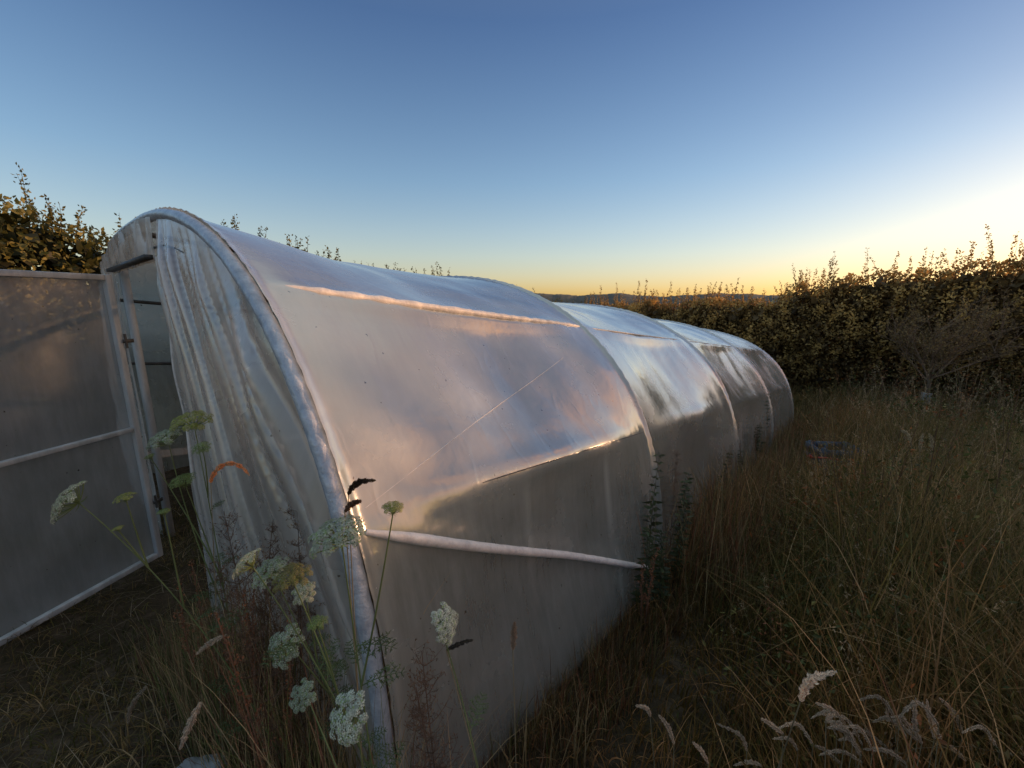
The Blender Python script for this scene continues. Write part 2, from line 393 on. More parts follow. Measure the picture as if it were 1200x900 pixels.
# rear end wall
mb = MB(); ts = np.linspace(-W+.01, W-.01, 80)
V = []; UV = []
for t in ts:
    for v in np.linspace(0, 1, 30):
        z = -.3+(hoop_z(t)+.3)*v; V.append(tuple(AX*(S0+HS[-1])+SD*(C0+t)+Vector((0, 0, z-SL*HS[-1])))); UV.append((t, z))
i = np.arange(79)[:, None]*30; j = np.arange(29)[None, :]
mb.add(V, np.stack([i+j, i+j+1, i+30+j+1, i+30+j], -1).reshape(-1, 4)); o = mb.build('end_wall', M_ENDF, tun); set_uv(o, np.array(UV))
# hem tube of the end sheet along the opening, hanging folds bunched, warm sun glow put into the pale colour
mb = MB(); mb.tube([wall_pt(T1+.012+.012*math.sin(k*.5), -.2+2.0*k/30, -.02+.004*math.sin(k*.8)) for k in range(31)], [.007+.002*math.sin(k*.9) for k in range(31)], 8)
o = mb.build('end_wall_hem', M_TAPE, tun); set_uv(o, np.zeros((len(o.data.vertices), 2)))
# door frame
for t, w_, m_ in ((T0-.01, .034, M_WOOD), (T1+.03, .018, M_DARKPIPE)):
    mb = MB(); mb.box(wall_pt(t, .80, .02), AX*.022, SD*w_, Vector((0, 0, 1.05))); mb.build('door_post', m_, tun, False)
mb = MB(); mb.box(wall_pt((T0+T1)/2, ZH+.02, -.05), AX*.016, SD*.69, Vector((0, 0, .010))); mb.build('door_header', M_DARKPIPE, tun, False)
# a dark arched batten behind the gusset above the door
mb = MB(); mb.tube([wall_pt(t, hoop_z(t)-.15-.03*math.cos(t*3), -.012) for t in np.linspace(-.9, 1.15, 30)], [.0055]*26+[.005, .004, .003, .0015], 6); mb.build('head_batten', M_DARKPIPE, tun)
# interior climbing plants seen through the opening
# door leaf, swung out towards the camera
HG = Vector((-2.47, 2.6, 0)); DD = Vector((-.243, -1, 0)).normalized(); DN = Vector((DD.y, -DD.x, 0)); DW = 1.28
ZB, ZT = -.155, 1.757
door = None
mb = MB()
def rail(mb, x0, x1, z0, z1, th=.018):
    c = HG+DD*((x0+x1)/2)+Vector((0, 0, (z0+z1)/2)); mb.box(c, DD*((x1-x0)/2), DN*th, Vector((0, 0, (z1-z0)/2)))
rail(mb, 0, .034, ZB, ZT); rail(mb, DW-.034, DW, ZB, ZT)
rail(mb, .035, DW-.035, ZT-.035, ZT-.001, .017); rail(mb, .035, DW-.035, ZB+.001, ZB+.035, .017); rail(mb, .035, DW-.035, .765, .792, .017)
door = mb.build('door', M_WOOD, tun, False); tag(door, 'open door leaf glazed with sheet plastic')
bev = door.modifiers.new('b', 'BEVEL'); bev.width = .004; bev.segments = 2
mb = MB(); V = []; UV = []
nu, nv = 50, 70
for i in range(nu+1):
    for j in range(nv+1):
        x = .004+(DW-.008)*i/nu; z = ZB+.004+(ZT-ZB-.008)*j/nv
        off = .022+.006*nz3(x*3, z*2.2, 8)*math.sin(math.pi*i/nu)
        V.append(tuple(HG+DD*x+DN*(off-.004)+Vector((0, 0, z)))); UV.append((x, z))
n = nv+1; i = np.arange(nu)[:, None]*n; j = np.arange(nv)[None, :]
mb.add(V, np.stack([i+j, i+n+j, i+n+j+1, i+j+1], -1).reshape(-1, 4))
o = mb.build('door_panel', M_DOORF, None); o.parent = door; o.location = (0, 0, 0); set_uv(o, np.array(UV))
for z in (.25, 1.35):
    mb = MB(); mb.box(HG+Vector((0, 0, z))-DD*.02-DN*.026, DD*.03, DN*.003, Vector((0, 0, .012)))
    mb.tube([HG-DD*.006-DN*.026+Vector((0, 0, z-.045)), HG-DD*.006-DN*.026+Vector((0, 0, z+.045))], .007, 8)
    o = mb.build('hinge', M_DARKPIPE, None, False); o.parent = door; o.location = (0, 0, 0)

# ------------------------------------------------------------------ hedges
def hedge(name, s_c0, s_c1, top0, top1, thick, nleaf, lsize, label, colA, colB, nshoot, gap=False, bulge=None):
    """straight hedge between two (s, side) points; top heights in world z at its ends"""
    a = Vector((*xy(*s_c0), 0)); b = Vector((*xy(*s_c1), 0)); d = (b-a); Ln = d.length; d.normalize(); nn = Vector((d.y, -d.x, 0))
    root = thing(name, (a.x, a.y, gzf(a.x, a.y)), label, 'hedge')
    def top(u):
        t = top0+(top1-top0)*u if not callable(bulge) else bulge(u)
        x = u*Ln; return t+.22*nz3(x*.55, 1, 2)+.24*nz3(x*1.7, 4, 2)+.16*nz3(x*4.3, 4, 7)
    uu = np.linspace(0, 1, 400); tops = np.array([top(u) for u in uu])
    N = nleaf; u = rng.uniform(0, 1, N); w = rng.beta(.8, .8, N)*2-1
    f = rng.uniform(0, 1, N)**.8
    X = a.x+d.x*u*Ln; Y = a.y+d.y*u*Ln
    tp = np.interp(u, uu, tops); g = gz(X, Y)
    prof = np.sqrt(np.clip(1-(f-.35)**4/.2, .15, 1))*(1-.5*np.clip(f-.8, 0, 1)/.2)
    # lumpy face
    lump = np.array([mnoise.noise(Vector((uu_*Ln*1.1, ff*3.2, 5))) for uu_, ff in zip(u[:N], f[:N])])
    lump2 = np.array([mnoise.noise(Vector((uu_*Ln*3.6, ff*9, 15))) for uu_, ff in zip(u[:N], f[:N])])
    wid = thick*(prof+.42*lump+.20*lump2)
    X = X+nn.x*w*wid; Y = Y+nn.y*w*wid; Z = g+(tp-g)*f
    keep = lump2+rng.uniform(-.6, .6, N) > -.32
    if gap: keep &= ~((f < .26) & (rng.uniform(0, 1, N) < .35))
    P = np.stack([X, Y, Z], 1)[keep]; n = len(P)
    k = np.clip(.5+1.1*lump2[keep]+rng.normal(size=n)*.25, 0, 1)[:, None]
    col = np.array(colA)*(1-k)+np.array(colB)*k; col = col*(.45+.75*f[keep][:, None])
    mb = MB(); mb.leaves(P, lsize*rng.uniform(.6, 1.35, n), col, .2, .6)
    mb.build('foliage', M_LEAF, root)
    N2 = int(nleaf*.22); u = rng.uniform(0, 1, N2); f = rng.uniform(.0 if not gap else .12, .93, N2); w = rng.uniform(-.55, .55, N2)*thick
    X = a.x+d.x*u*Ln+nn.x*w; Y = a.y+d.y*u*Ln+nn.y*w; g = gz(X, Y); Z = g+(np.interp(u, uu, tops)-g)*f-.05
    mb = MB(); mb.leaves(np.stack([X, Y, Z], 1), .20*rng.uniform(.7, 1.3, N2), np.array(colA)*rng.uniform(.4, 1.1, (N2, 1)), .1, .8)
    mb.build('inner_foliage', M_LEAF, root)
    # upright shoots standing out of the top
    ms = MB(); mt = MB()
    for k in range(nshoot):
        u0 = random.random(); h = random.uniform(.10, .42)*(1.7 if random.random() < .12 else 1)*(1.35 if gap else .8)
        w0 = random.uniform(-.5, .5)*thick
        base = a+d*(u0*Ln)+nn*w0; z = top(u0)-.25; base.z = z
        ln = Vector((random.gauss(0, .18), random.gauss(0, .18), 1)).normalized()
        pts = [base+ln*(h+.25)*q/5+Vector((0.02*math.sin(q+k), .02*math.cos(q*1.3+k), 0)) for q in range(6)]
        mt.tube(pts, [.006*(1-.15*q) for q in range(6)], 4, (.06, .045, .03), False)
        m = int(14+h*62); f_ = np.random.default_rng(k).uniform(.15, 1, m)
        PP = np.array([pts[0]+(pts[-1]-pts[0])*float(q) for q in f_])+rng.normal(size=(m, 3))*.014
        kk = rng.uniform(0, 1, (m, 1)); cc_ = np.array(colA)*(1-kk)+np.array(colB)*kk
        dr = rng.normal(size=(m, 3))*.8; dr[:, 2] += .55
        ms.leaves(PP, lsize*rng.uniform(.6, 1.15, m)*(1.15-.5*f_), cc_, dirs=dr, asp=.55)
    ms.build('shoot_leaves', M_LEAF, root)
    for k in range(int(Ln*3)):
        u0 = random.random(); base = a+d*(u0*Ln)+nn*random.uniform(-.3, .3)*thick; g0 = gzf(base.x, base.y); hh = top(u0)-g0-.15
        lean = Vector((random.gauss(0, .15), random.gauss(0, .15), 1)); base.z = g0-.05
        pts = [base+lean*hh*q/6+Vector((random.gauss(0, .04), random.gauss(0, .04), 0)) for q in range(7)]
        mt.tube(pts, [.022*(1-.13*q) for q in range(7)], 5, (.05, .04, .03), False)
    mt.build('branches', M_BARK, root)
hedge('hedge', (-5, -8.2), (16, -8.2), 3.30, 3.30-21*SL, .9, 120000, .07,
      'dense leafy hedge rising behind the tunnel on its left, tipped with upright shoots', (.036, .036, .010), (.19, .155, .04), 360)
def farbulge(u):
    c = -9+u*22                                  # side coordinate
    return float(np.interp(c, [-9, -5, -2.6, -.8, .4, 1.3, 2.6, 6, 13], [1.46, 1.50, 1.74, 2.08, 2.34, 2.52, 2.38, 2.25, 2.2]))
hedge('hedge', (15.3, -9), (14.6, 13), 1.6, 2.5, 1.05, 210000, .08,
      'dark backlit hedge closing the far end of the plot beyond the tunnel', (.16, .095, .036), (.50, .30, .09), 300, True, farbulge)  # warm haze over this hedge painted into its light brown leaf colours

# ------------------------------------------------------------------ grass and undergrowth
GREENS = np.array([(.065, .060, .016), (.11, .088, .024), (.16, .105, .036), (.23, .145, .058), (.36, .24, .12), (.10, .058, .024), (.16, .065, .03)])
def scatter(n, s0, s1, c0, c1, fn):
    s_ = rng.uniform(s0, s1, n); c_ = rng.uniform(c0, c1, n)
    X = AX.x*s_+SD.x*c_; Y = AX.y*s_+SD.y*c_
    k = fn(X, Y, s_, c_); return X[k], Y[k], s_[k], c_[k]
EDGE = C0+W                                       # side coordinate of the tunnel's right foot
def vnoise(X, Y, sc, seed): return np.array([mnoise.noise(Vector((x*sc, y*sc, seed))) for x, y in zip(X, Y)])
def hfield(s_, c_):                               # grass height away from the tunnel foot
    near = 1-sstep(1.6, 3.6, s_)
    hh = .34+.62*sstep(EDGE+.1, EDGE+1.5, c_)
    CR = px(978, 524, 5.2); cs, cc_ = sc_of(CR.x, CR.y)
    hh = hh*(1+.55*sstep(11, 13.5, s_))*(1-.55*np.exp(-((s_-cs+.55)**2+(c_-cc_+.25)**2)/.9))
    hh = hh*(1-near)+near*(.10+.66*sstep(EDGE+.30, EDGE+1.5, c_))
    return hh
def grass():
    mb = MB()
    for n, s0, s1, c0, c1, wd in ((46000, -.6, 3.5, EDGE-.02, 4.5, .0038), (60000, 1.0, 8.5, EDGE-.05, 8, .0058), (46000, 6, 15.5, EDGE-2, 13, .009)):
        X, Y, s_, c_ = scatter(n, s0, s1, c0, c1, lambda X, Y, s, c: (np.hypot(X, Y) > .75) & (rng.uniform(0, 1, len(X)) < .85) & ((c > EDGE) | (s > HS[-1]+S0+.1)))
        nn = vnoise(X, Y, .9, 3.); n2 = vnoise(X, Y, 3.1, 8.)
        h = hfield(s_, c_)*(.55+1.05*rng.uniform(0, 1, len(X))**1.3)*(1+.35*(s_ > 2))*(1+.5*nn+.35*n2)
        h = np.clip(h, .05, 1.15)
        R = np.stack([X, Y, gz(X, Y)-.02], 1)
        t = np.clip(rng.normal(size=len(X))*1.25+2.1+2.0*nn+1.6*n2, 0, 6).astype(int)
        rus = sstep(-.05, .45, vnoise(X, Y, .55, 90.))[:, None]; col = GREENS[t]*rng.uniform(.5, 1.35, (len(X), 1))*(1-rus+rus*np.array([(1.05, .80, .68)]))
        clump = vnoise(X, Y, 1.6, 21.)*6
        mb.blades(R, h, np.abs(rng.normal(size=len(X)))*.38+.12, wd*rng.uniform(.6, 1.4, len(X)), col, .55, 5, az=clump+rng.normal(size=len(X))*1.3)
    X, Y, s_, c_ = scatter(16000, -.5, 10, -8.2, -5.75, lambda X, Y, s, c: s > S0+.3)
    mb.blades(np.stack([X, Y, gz(X, Y)], 1), rng.uniform(.4, 1.1, len(X)), .3, .009, GREENS[rng.integers(0, 4, len(X))]*.8, .5, 4)
    for n, s0, s1, c0, c1, h0, h1 in ((5200, 2.15, 9.2, EDGE+.03, EDGE+.55, .35, .95), (2600, .75, 2.4, EDGE+.03, EDGE+.30, .10, .36), (1500, 2.3, 4.6, EDGE+.06, EDGE+.5, .5, 1.15)):
        X, Y, s_, c_ = scatter(n, s0, s1, c0, c1, lambda X, Y, s, c: vnoise(X, Y, 2.6, 61.)+rng.uniform(-.4, .4, len(X)) > -.1)
        m = len(X); pal_ = np.array([(.20, .14, .06), (.12, .11, .035), (.24, .10, .05), (.14, .08, .04), (.34, .24, .12)])
        mb.blades(np.stack([X, Y, gz(X, Y)-.02], 1), rng.uniform(h0, h1, m)*rng.uniform(.5, 1, m), np.abs(rng.normal(size=m))*.25+.05, .0036+.0005*s_, pal_[rng.integers(0, 5, m)]*rng.uniform(.3, .9, (m, 1)), .5, 5)
    # seeding tops among the blades
    X, Y, s_, c_ = scatter(5200, .2, 13, EDGE+.5, 9, lambda X, Y, s, c: (np.hypot(X, Y) > 1.25) & (vnoise(X, Y, .8, 51.)+rng.uniform(-.35, .35, len(X)) > -.02))
    m = len(X); hh = hfield(s_, c_)*rng.uniform(.95, 1.5, m); az = rng.uniform(0, 6.28, m); ln = rng.uniform(.1, .45, m); col = np.array([(.34, .235, .13)])*rng.uniform(.35, 1.25, (m, 1))
    R = np.stack([X, Y, gz(X, Y)], 1); mb.blades(R, hh, ln, .0032+.0006*s_, col*.8, .5, 5, az=az)
    kk = 15; f = rng.uniform(.80, 1.0, (m, kk)); hor = hh[:, None]*ln[:, None]*f**1.8; zz = hh[:, None]*(f-.5*ln[:, None]*f**3)
    PP = np.stack([X[:, None]+np.cos(az)[:, None]*hor, Y[:, None]+np.sin(az)[:, None]*hor, R[:, 2:3]+zz], -1).reshape(-1, 3)+rng.normal(size=(m*kk, 3))*.006
    mb.leaves(PP, np.repeat(.012+.0016*s_, kk)*rng.uniform(.6, 1.3, m*kk), np.repeat(col, kk, 0), .6, .3)
    tag(mb.build('long_grass', M_GRASS), 'tangled long meadow grass, green and straw coloured, filling the ground right of the tunnel', 'grass', kind='stuff')
    # short grass and litter in front of the door
    mb = MB()
    X, Y, s_, c_ = scatter(60000, -3.2, .62, -4.6, .2, lambda X, Y, s, c: (np.hypot(X, Y) > .5) & (Y > -.2) & ((vnoise(X, Y, 1.5, 4.)+rng.uniform(-.35, .35, len(X))) > -.10))
    n2 = vnoise(X, Y, 2.4, 9.)
    R = np.stack([X, Y, gz(X, Y)-.01], 1)
    t = np.clip(rng.normal(size=len(X))*1.2+1.7+2*n2, 0, 6).astype(int)
    mb.blades(R, .03+.07*rng.uniform(0, 1, len(X))**2*(1+n2)+.02, np.abs(rng.normal(size=len(X)))*.7+.3, .0035*rng.uniform(.6, 1.5, len(X)), GREENS[t]*rng.uniform(.5, 1.1, (len(X), 1)), .6, 4)
    tag(mb.build('short_grass', M_GRASS), 'short dark grass over trodden soil in front of the door', 'grass', kind='stuff')
    mb = MB(); X, Y, s_, c_ = scatter(3200, -3.2, .62, -4.6, -.4, lambda X, Y, s, c: (np.hypot(X, Y) > .5) & (Y > -.2))
    R = np.stack([X, Y, gz(X, Y)+.01], 1)
    mb.blades(R, .03+.02*rng.uniform(0, 1, len(X)), rng.uniform(2, 7, len(X)), .0028, np.array([(.17, .13, .085)])*rng.uniform(.5, 1.6, (len(X), 1)), .05, 4)
    tag(mb.build('dry_straw', M_GRASS), 'dry fallen straw littering the bare soil before the door', 'straw', kind='stuff')
    # broad-leaved undergrowth
    mb = MB()
    for n, s0, s1, c0, c1, ls in ((2600, .6, 4.5, EDGE+.35, 4.5, .028), (3600, 3, 9, EDGE+.05, 8, .042), (3400, 8, 15, EDGE-.5, 12, .06)):
        X, Y, s_, c_ = scatter(n, s0, s1, c0, c1, lambda X, Y, s, c: (np.hypot(X, Y) > 1.3) & ((vnoise(X, Y, 1.1, 14.)+rng.uniform(-.3, .3, len(X))) > .0))
        m = len(X); hh = hfield(s_, c_)*1.0; kk = 9
        XX = np.repeat(X, kk)+rng.normal(size=m*kk)*.045; YY = np.repeat(Y, kk)+rng.normal(size=m*kk)*.045
        ZZ = gz(XX, YY)+np.repeat(hh, kk)*rng.uniform(.25, 1.1, m*kk)
        b = np.repeat(vnoise(X, Y, 1.4, 33.)+rng.normal(size=m)*.35, kk)
        c1_ = np.array((.075, .080, .022)); c2_ = np.array((.26, .085, .025)); c3_ = np.array((.21, .17, .045))
        w2 = sstep(.28, .8, b)[:, None]; w3 = sstep(.3, .8, -b)[:, None]
        col = (c1_*(1-w2)+c2_*w2)*(1-w3)+c3_*w3
        mb.leaves(np.stack([XX, YY, ZZ], 1), ls*rng.uniform(.5, 1.4, m*kk), col*rng.uniform(.5, 1.3, (m*kk, 1)), .3, .42)
    for n, s0, s1, c0, c1, ls in ((420, .9, 5, EDGE+.55, 4.5, .024), (640, 3, 9.5, EDGE+.15, 8, .034), (760, 8, 15, EDGE-.5, 12, .05)):
        X, Y, s_, c_ = scatter(n, s0, s1, c0, c1, lambda X, Y, s, c: (np.hypot(X, Y) > 1.7) & (vnoise(X, Y, .9, 77.)+rng.uniform(-.25, .25, len(X)) > -.02))
        for x, y, a_, b_ in zip(X, Y, s_, c_):
            hh = float(hfield(np.array(a_), np.array(b_)))*random.uniform(1.0, 1.75); g = gzf(x, y); ax_ = random.gauss(0, .12); ay_ = random.gauss(0, .12)
            base = random.choice([(.38, .15, .055), (.19, .15, .045), (.13, .12, .035), (.34, .20, .08), (.28, .21, .08), (.30, .12, .06)]); m = 46
            f = rng.uniform(.25, 1, m)**.8; wv = (.16*(1.15-f))*rng.uniform(.2, 1, m); an = rng.uniform(0, 6.28, m)
            P_ = np.stack([x+ax_*f+np.cos(an)*wv, y+ay_*f+np.sin(an)*wv, g+hh*f], 1)
            mb.leaves(P_, ls*rng.uniform(.4, 1.2, m)*(1.25-.6*f), np.array([base])*rng.uniform(.35, 1.2, (m, 1)), .6, .36)
            mb.tube([(x, y, g), (x+ax_*.5, y+ay_*.5, g+hh*.5), (x+ax_, y+ay_, g+hh)], [.004, .003, .0012], 3, (.10, .06, .035), False)
    tag(mb.build('undergrowth', M_LEAF), 'low leafy weeds and rusty bramble growing through the long grass', 'undergrowth', kind='stuff')
grass()

# ------------------------------------------------------------------ plants
def bez(p0, p1, bend, n=14):
    p0 = Vector(p0); p1 = Vector(p1); m = (p0+p1)/2+Vector(bend)
    return [p0*(1-t)**2+m*2*t*(1-t)+p1*t*t for t in [k/n for k in range(n+1)]]
def frame(n):
    n = Vector(n).normalized(); a = n.orthogonal().normalized(); return a, n.cross(a), n
def umbel(parent, top, nrm, R, tone, closed=0.0, dense=26):
    """compound umbel: rays fanning from the stem top to little domed flower clusters"""
    a, b, n = frame(nrm); top = Vector(top); st = MB(); fl = MB()
    gcol = (.10, .13, .045)
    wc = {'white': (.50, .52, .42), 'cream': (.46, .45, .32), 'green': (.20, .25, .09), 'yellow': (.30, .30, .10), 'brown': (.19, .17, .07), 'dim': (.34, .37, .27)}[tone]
    base = top-n*R*.75
    for k in range(dense):
        r = math.sqrt((k+.5)/dense); ph = k*2.39996+random.uniform(-.2, .2)
        rr = R*r*(1-.35*closed)*random.uniform(.92, 1.08)
        zz = -R*.42*r*r+(closed*R*.5*r if closed else 0)
        c = top+a*(rr*math.cos(ph))+b*(rr*math.sin(ph))+n*(zz+random.uniform(-.03, .03)*R)
        st.tube(bez(base, c-n*R*.05, (c-base).cross(Vector((0, 0, 1)))*.0+n*(-R*.10), 4), [R*.022]*5, 4, gcol, False)
        cr = R*.225*random.uniform(.85, 1.15)*(1 if dense < 24 else .9)
        out = (n*1.0+(c-top).normalized()*.65*r).normalized(); ca, cb, cn = frame(out)
        nf = 23 if tone != 'green' else 17
        for q in range(nf):
            r2 = math.sqrt((q+.5)/nf); p2 = q*2.39996+k
            fc = c+ca*(cr*r2*math.cos(p2))+cb*(cr*r2*math.sin(p2))+cn*(cr*.62*(1-r2*r2))
            fn = (cn+(fc-c).normalized()*.6).normalized(); fa, fb, fn = frame(fn)
            s_ = cr*.26; rot = random.random()*6.28; V = [fc+fn*s_*.1]
            for e in range(10):
                an = rot+e*math.pi/5; rad_ = s_*(1.15 if e % 2 == 0 else .55)
                V.append(fc+fa*(rad_*math.cos(an))+fb*(rad_*math.sin(an))+fn*(s_*(.35 if e % 2 == 0 else .15)))
            w = random.uniform(.7, 1.2); cq = [w*x for x in wc]
            if random.random() < .15: cq = [x*y for x, y in zip(cq, (.7, .85, .5))]
            fl.add([tuple(v) for v in V], [[0, 1+e, 1+(e+1) % 10] for e in range(10)], cq)
        # green undersides
        pts = np.array([tuple(c-n*cr*.1)]*5)+rng.normal(size=(5, 3))*cr*.25
        st.leaves(pts, cr*.7, np.array([gcol])*rng.uniform(.6, 1.1, (5, 1)), .2, .25, dirs=np.array([tuple(-n*.3+ca*math.cos(q)+cb*math.sin(q)) for q in range(5)]))
    # feathery bracts below the head
    for q in range(9):
        an = q*.698; d = (a*math.cos(an)+b*math.sin(an))-n*.25
        st.tube(bez(base, base+d*R*.45, n*(-R*.1), 4), [R*.02, R*.018, R*.014, R*.01, R*.004], 3, gcol, False)
    o = st.build('umbel', M_STEM, parent); f = fl.build('florets', M_PETAL, None); f.parent = o
    return o
def feather_leaf(mb, p, d, L, col=(.06, .08, .03)):
    d = Vector(d).normalized(); pts = bez(p, p+d*L, Vector((0, 0, L*.15)), 8)
    mb.tube(pts, [.0014*(1-.09*k) for k in range(9)], 3, col, False)
    sdv = d.cross(Vector((0, 0, 1))).normalized()
    for k in range(1, 8):
        for sg in (-1, 1):
            l = L*.30*(1-abs(k-3.5)/5.5); e = pts[k]+(sdv*sg+d*.55)*l+Vector((0, 0, random.uniform(-.2, .2)*l))
            mb.tube([pts[k], (pts[k]+e)/2, e], [.0011, .0009, .0004], 3, col, False)
            for j in (.35, .6, .85):
                c = pts[k]+(e-pts[k])*j
                mb.leaves(np.array([tuple(c)]*4), l*.36, np.array([col])*random.uniform(.7, 1.3), .1, .28)
def on_ground(p): return Vector((p.x, p.y, gzf(p.x, p.y)))
def carrot(root_px, heads, label, leafn=6, stems=.0021):
    """heads: list of (u, v, dist, px radius, normal, tone, join fraction, bend)"""
    rp = Vector(root_px); g = on_ground(rp)
    t = thing('wild_carrot', g, label, 'wildflower', 'wild carrot flowers around the front of the tunnel')
    st = MB(); main = None
    for (u, v, d, r, nrm, tone, jf, bend, cl) in heads:
        P = px(u, v, d); R = r*d/F
        n = Vector(nrm).normalized(); end = P-n*R*.75
        if main is None or jf <= 0: pts = bez(g, end, bend, 24); main = main or pts
        else:
            j = main[int(jf*24)]; pts = bez(j, end, bend, 18)
        st.tube(pts, [stems*(1.15-.55*k/(len(pts)-1)) for k in range(len(pts))], 6, (.085, .105, .04), False)
        umbel(t, P, n, R, tone, cl)
    st.build('stem', M_STEM, t)
    for k in range(leafn):
        lf = MB()
        q = main[random.randint(3, 19)]; an = random.random()*6.28
        feather_leaf(lf, q, (math.cos(an), math.sin(an), .25), random.uniform(.05, .11)); lf.build('leaf', M_STEM, t)
    return t
toC = Vector((.2, -.7, .3))
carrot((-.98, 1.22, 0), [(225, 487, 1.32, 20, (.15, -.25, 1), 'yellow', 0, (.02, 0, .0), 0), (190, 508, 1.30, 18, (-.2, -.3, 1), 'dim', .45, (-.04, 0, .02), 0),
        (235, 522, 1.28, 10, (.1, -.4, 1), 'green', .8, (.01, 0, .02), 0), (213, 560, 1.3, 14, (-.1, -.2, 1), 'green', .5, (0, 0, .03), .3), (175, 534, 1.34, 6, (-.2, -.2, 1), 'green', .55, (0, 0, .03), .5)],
       'tall wild carrot with a yellowish flat flower head standing before the door opening', 8)
carrot((-.62, .96, 0), [(71, 583, .98, 23, (-.62, -.45, .62), 'cream', 0, (.12, 0, .14), 0), (145, 580, 1.0, 10, (-.1, -.1, 1), 'yellow', .82, (.0, 0, -.01), 0), (138, 618, 1.0, 6, (-.1, 0, 1), 'yellow', .8, (0, 0, 0), .4), (192, 598, 1.02, 7, (0, 0, 1), 'green', .7, (0, 0, 0), .4)],
       'wild carrot leaning far left, its cream flower head in front of the open door', 4)
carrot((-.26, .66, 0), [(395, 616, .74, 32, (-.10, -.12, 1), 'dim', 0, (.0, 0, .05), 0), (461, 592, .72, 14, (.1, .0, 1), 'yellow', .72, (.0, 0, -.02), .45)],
       'wild carrot with a wide pale flat head crossing the front hoop', 7)
carrot((-.20, .74, 0), [(285, 656, .86, 18, (-.65, -.1, .75), 'cream', 0, (.05, 0, .12), .2), (342, 668, .88, 21, (.05, -.05, 1), 'brown', .55, (0, 0, .03), 0), (372, 728, .84, 12, (.1, -.1, 1), 'green', .6, (0, 0, .02), .4)],
       'wild carrot with a brown seeding head beside a tilted green and white one', 7)
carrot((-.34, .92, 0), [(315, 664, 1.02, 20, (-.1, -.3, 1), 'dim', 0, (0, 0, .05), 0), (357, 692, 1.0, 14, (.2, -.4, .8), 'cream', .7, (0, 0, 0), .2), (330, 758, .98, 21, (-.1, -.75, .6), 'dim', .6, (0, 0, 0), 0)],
       'shaded wild carrot close against the folded end sheet, round pale heads facing out', 6)
carrot((-.02, .62, 0), [(527, 729, .80, 21, (.80, -.35, .45), 'white', 0, (.07, 0, .0), .1)],
       'wild carrot leaning right with one white head against the grey side sheet', 5)
carrot((-.24, .60, 0), [(402, 843, .74, 27, (-.35, -.75, .55), 'white', 0, (0, 0, .03), .1), (352, 815, .86, 16, (-.2, -.6, .7), 'dim', .5, (0, 0, .02), .1)],
       'wild carrot with a big white domed head low at the foot of the front hoop', 6)

def plume(name, root, tip_path, r, col, label, group=None, stemcol=(.16, .13, .07), stem_r=.0013, hairs=420, seed=0, cat='grass stem'):
    """grass stem with a fuzzy seed head along the last points of its path"""
    hairs *= 4; t = thing(name, root, label, cat, group); head0 = tip_path[0]
    st = MB(); pts = bez(root, head0, (0, 0, .02), 12); st.tube(pts, [stem_r*(1.2-.4*k/12) for k in range(13)], 5, stemcol, False); 
    st.tube(tip_path, stem_r*.6, 4, stemcol, False); st.build('stem', M_STEM, t)
    hd = MB(); P = np.array([tuple(p) for p in tip_path]); n = len(P)
    f = rng.uniform(0, 1, hairs); idx = f*(n-1); i = np.clip(idx.astype(int), 0, n-2); w = (idx-i)[:, None]
    C_ = P[i]*(1-w)+P[i+1]*w; T = P[i+1]-P[i]; T /= np.linalg.norm(T, axis=1)[:, None]
    pr = np.sin(np.clip(f, .03, .97)**.75*math.pi)**.6*(1+.25*np.sin(f*37+seed))
    d = rng.normal(size=(hairs, 3)); d -= T*np.sum(d*T, 1)[:, None]; d /= np.linalg.norm(d, axis=1)[:, None]
    dd = d*.65+T*.9
    hd.leaves(C_+d*(r*rng.uniform(.1, .75, hairs)*pr)[:, None], (r*.75*pr+.001)*rng.uniform(.6, 1.4, hairs), np.array([col])*rng.uniform(.45, 1.5, (hairs, 1)), .1, .26, dirs=dd)
    hd.build('seed_head', M_GRASS, t); return t
def arc_path(ps, d):
    P = [px(u, v, dd) for (u, v), dd in zip(ps, d if hasattr(d, '__len__') else [d]*len(ps))]
    out = []
    for k in range(len(P)-1):
        p0 = P[max(k-1, 0)]; p1 = P[k]; p2 = P[k+1]; p3 = P[min(k+2, len(P)-1)]
        for q in range(5):
            t = q/5; out.append(.5*((2*p1)+(p2-p0)*t+(2*p0-5*p1+4*p2-p3)*t*t+(3*p1-p0-3*p2+p3)*t**3))
    out.append(P[-1]); return out
def stalk(ps, d, rx, r, col, label, group=None, hairs=420, stemcol=(.15, .12, .07), name='seeding_grass', sr=.0013):
    tp = arc_path(ps, d); root = on_ground(Vector(rx)); return plume(name, root, tp, r, col, label, group, stemcol, sr, hairs)
# stand-out seed heads
t = stalk([(292, 557), (284, 548), (272, 543), (258, 547), (249, 558), (247, 566)][::-1], 1.15, (-.9, 1.0, 0), .006, (.60, .29, .12), 'orange arching seed head glowing against the folded end sheet', None, 420)
stalk([(408, 580), (414, 570), (424, 564), (440, 563)], .78, (-.35, .72, 0), .0055, (.07, .045, .03), 'dark arching seed head above the wide pale flower', None, 380)
stalk([(404, 600), (412, 591), (423, 587)], .76, (-.33, .70, 0), .005, (.16, .09, .055), 'short brown seed head just below the dark arching one', None, 260)
stalk([(523, 762), (533, 757), (545, 752), (554, 750)], .84, (.02, .75, 0), .004, (.04, .035, .03), 'dark drooping seed head beside the white flower over the side sheet', None, 260)
stalk([(601, 762), (602, 745), (603, 729)], .9, (.02, .86, 0), .006, (.30, .22, .16), 'upright pale seed head standing alone against the side sheet', None, 320)
stalk([(310, 765), (285, 782), (258, 800), (236, 822), (222, 850), (211, 878)][3:], .95, (-.35, .70, 0), .007, (.40, .32, .24), 'pale drooping seed head hanging over the stone slab', None, 380)
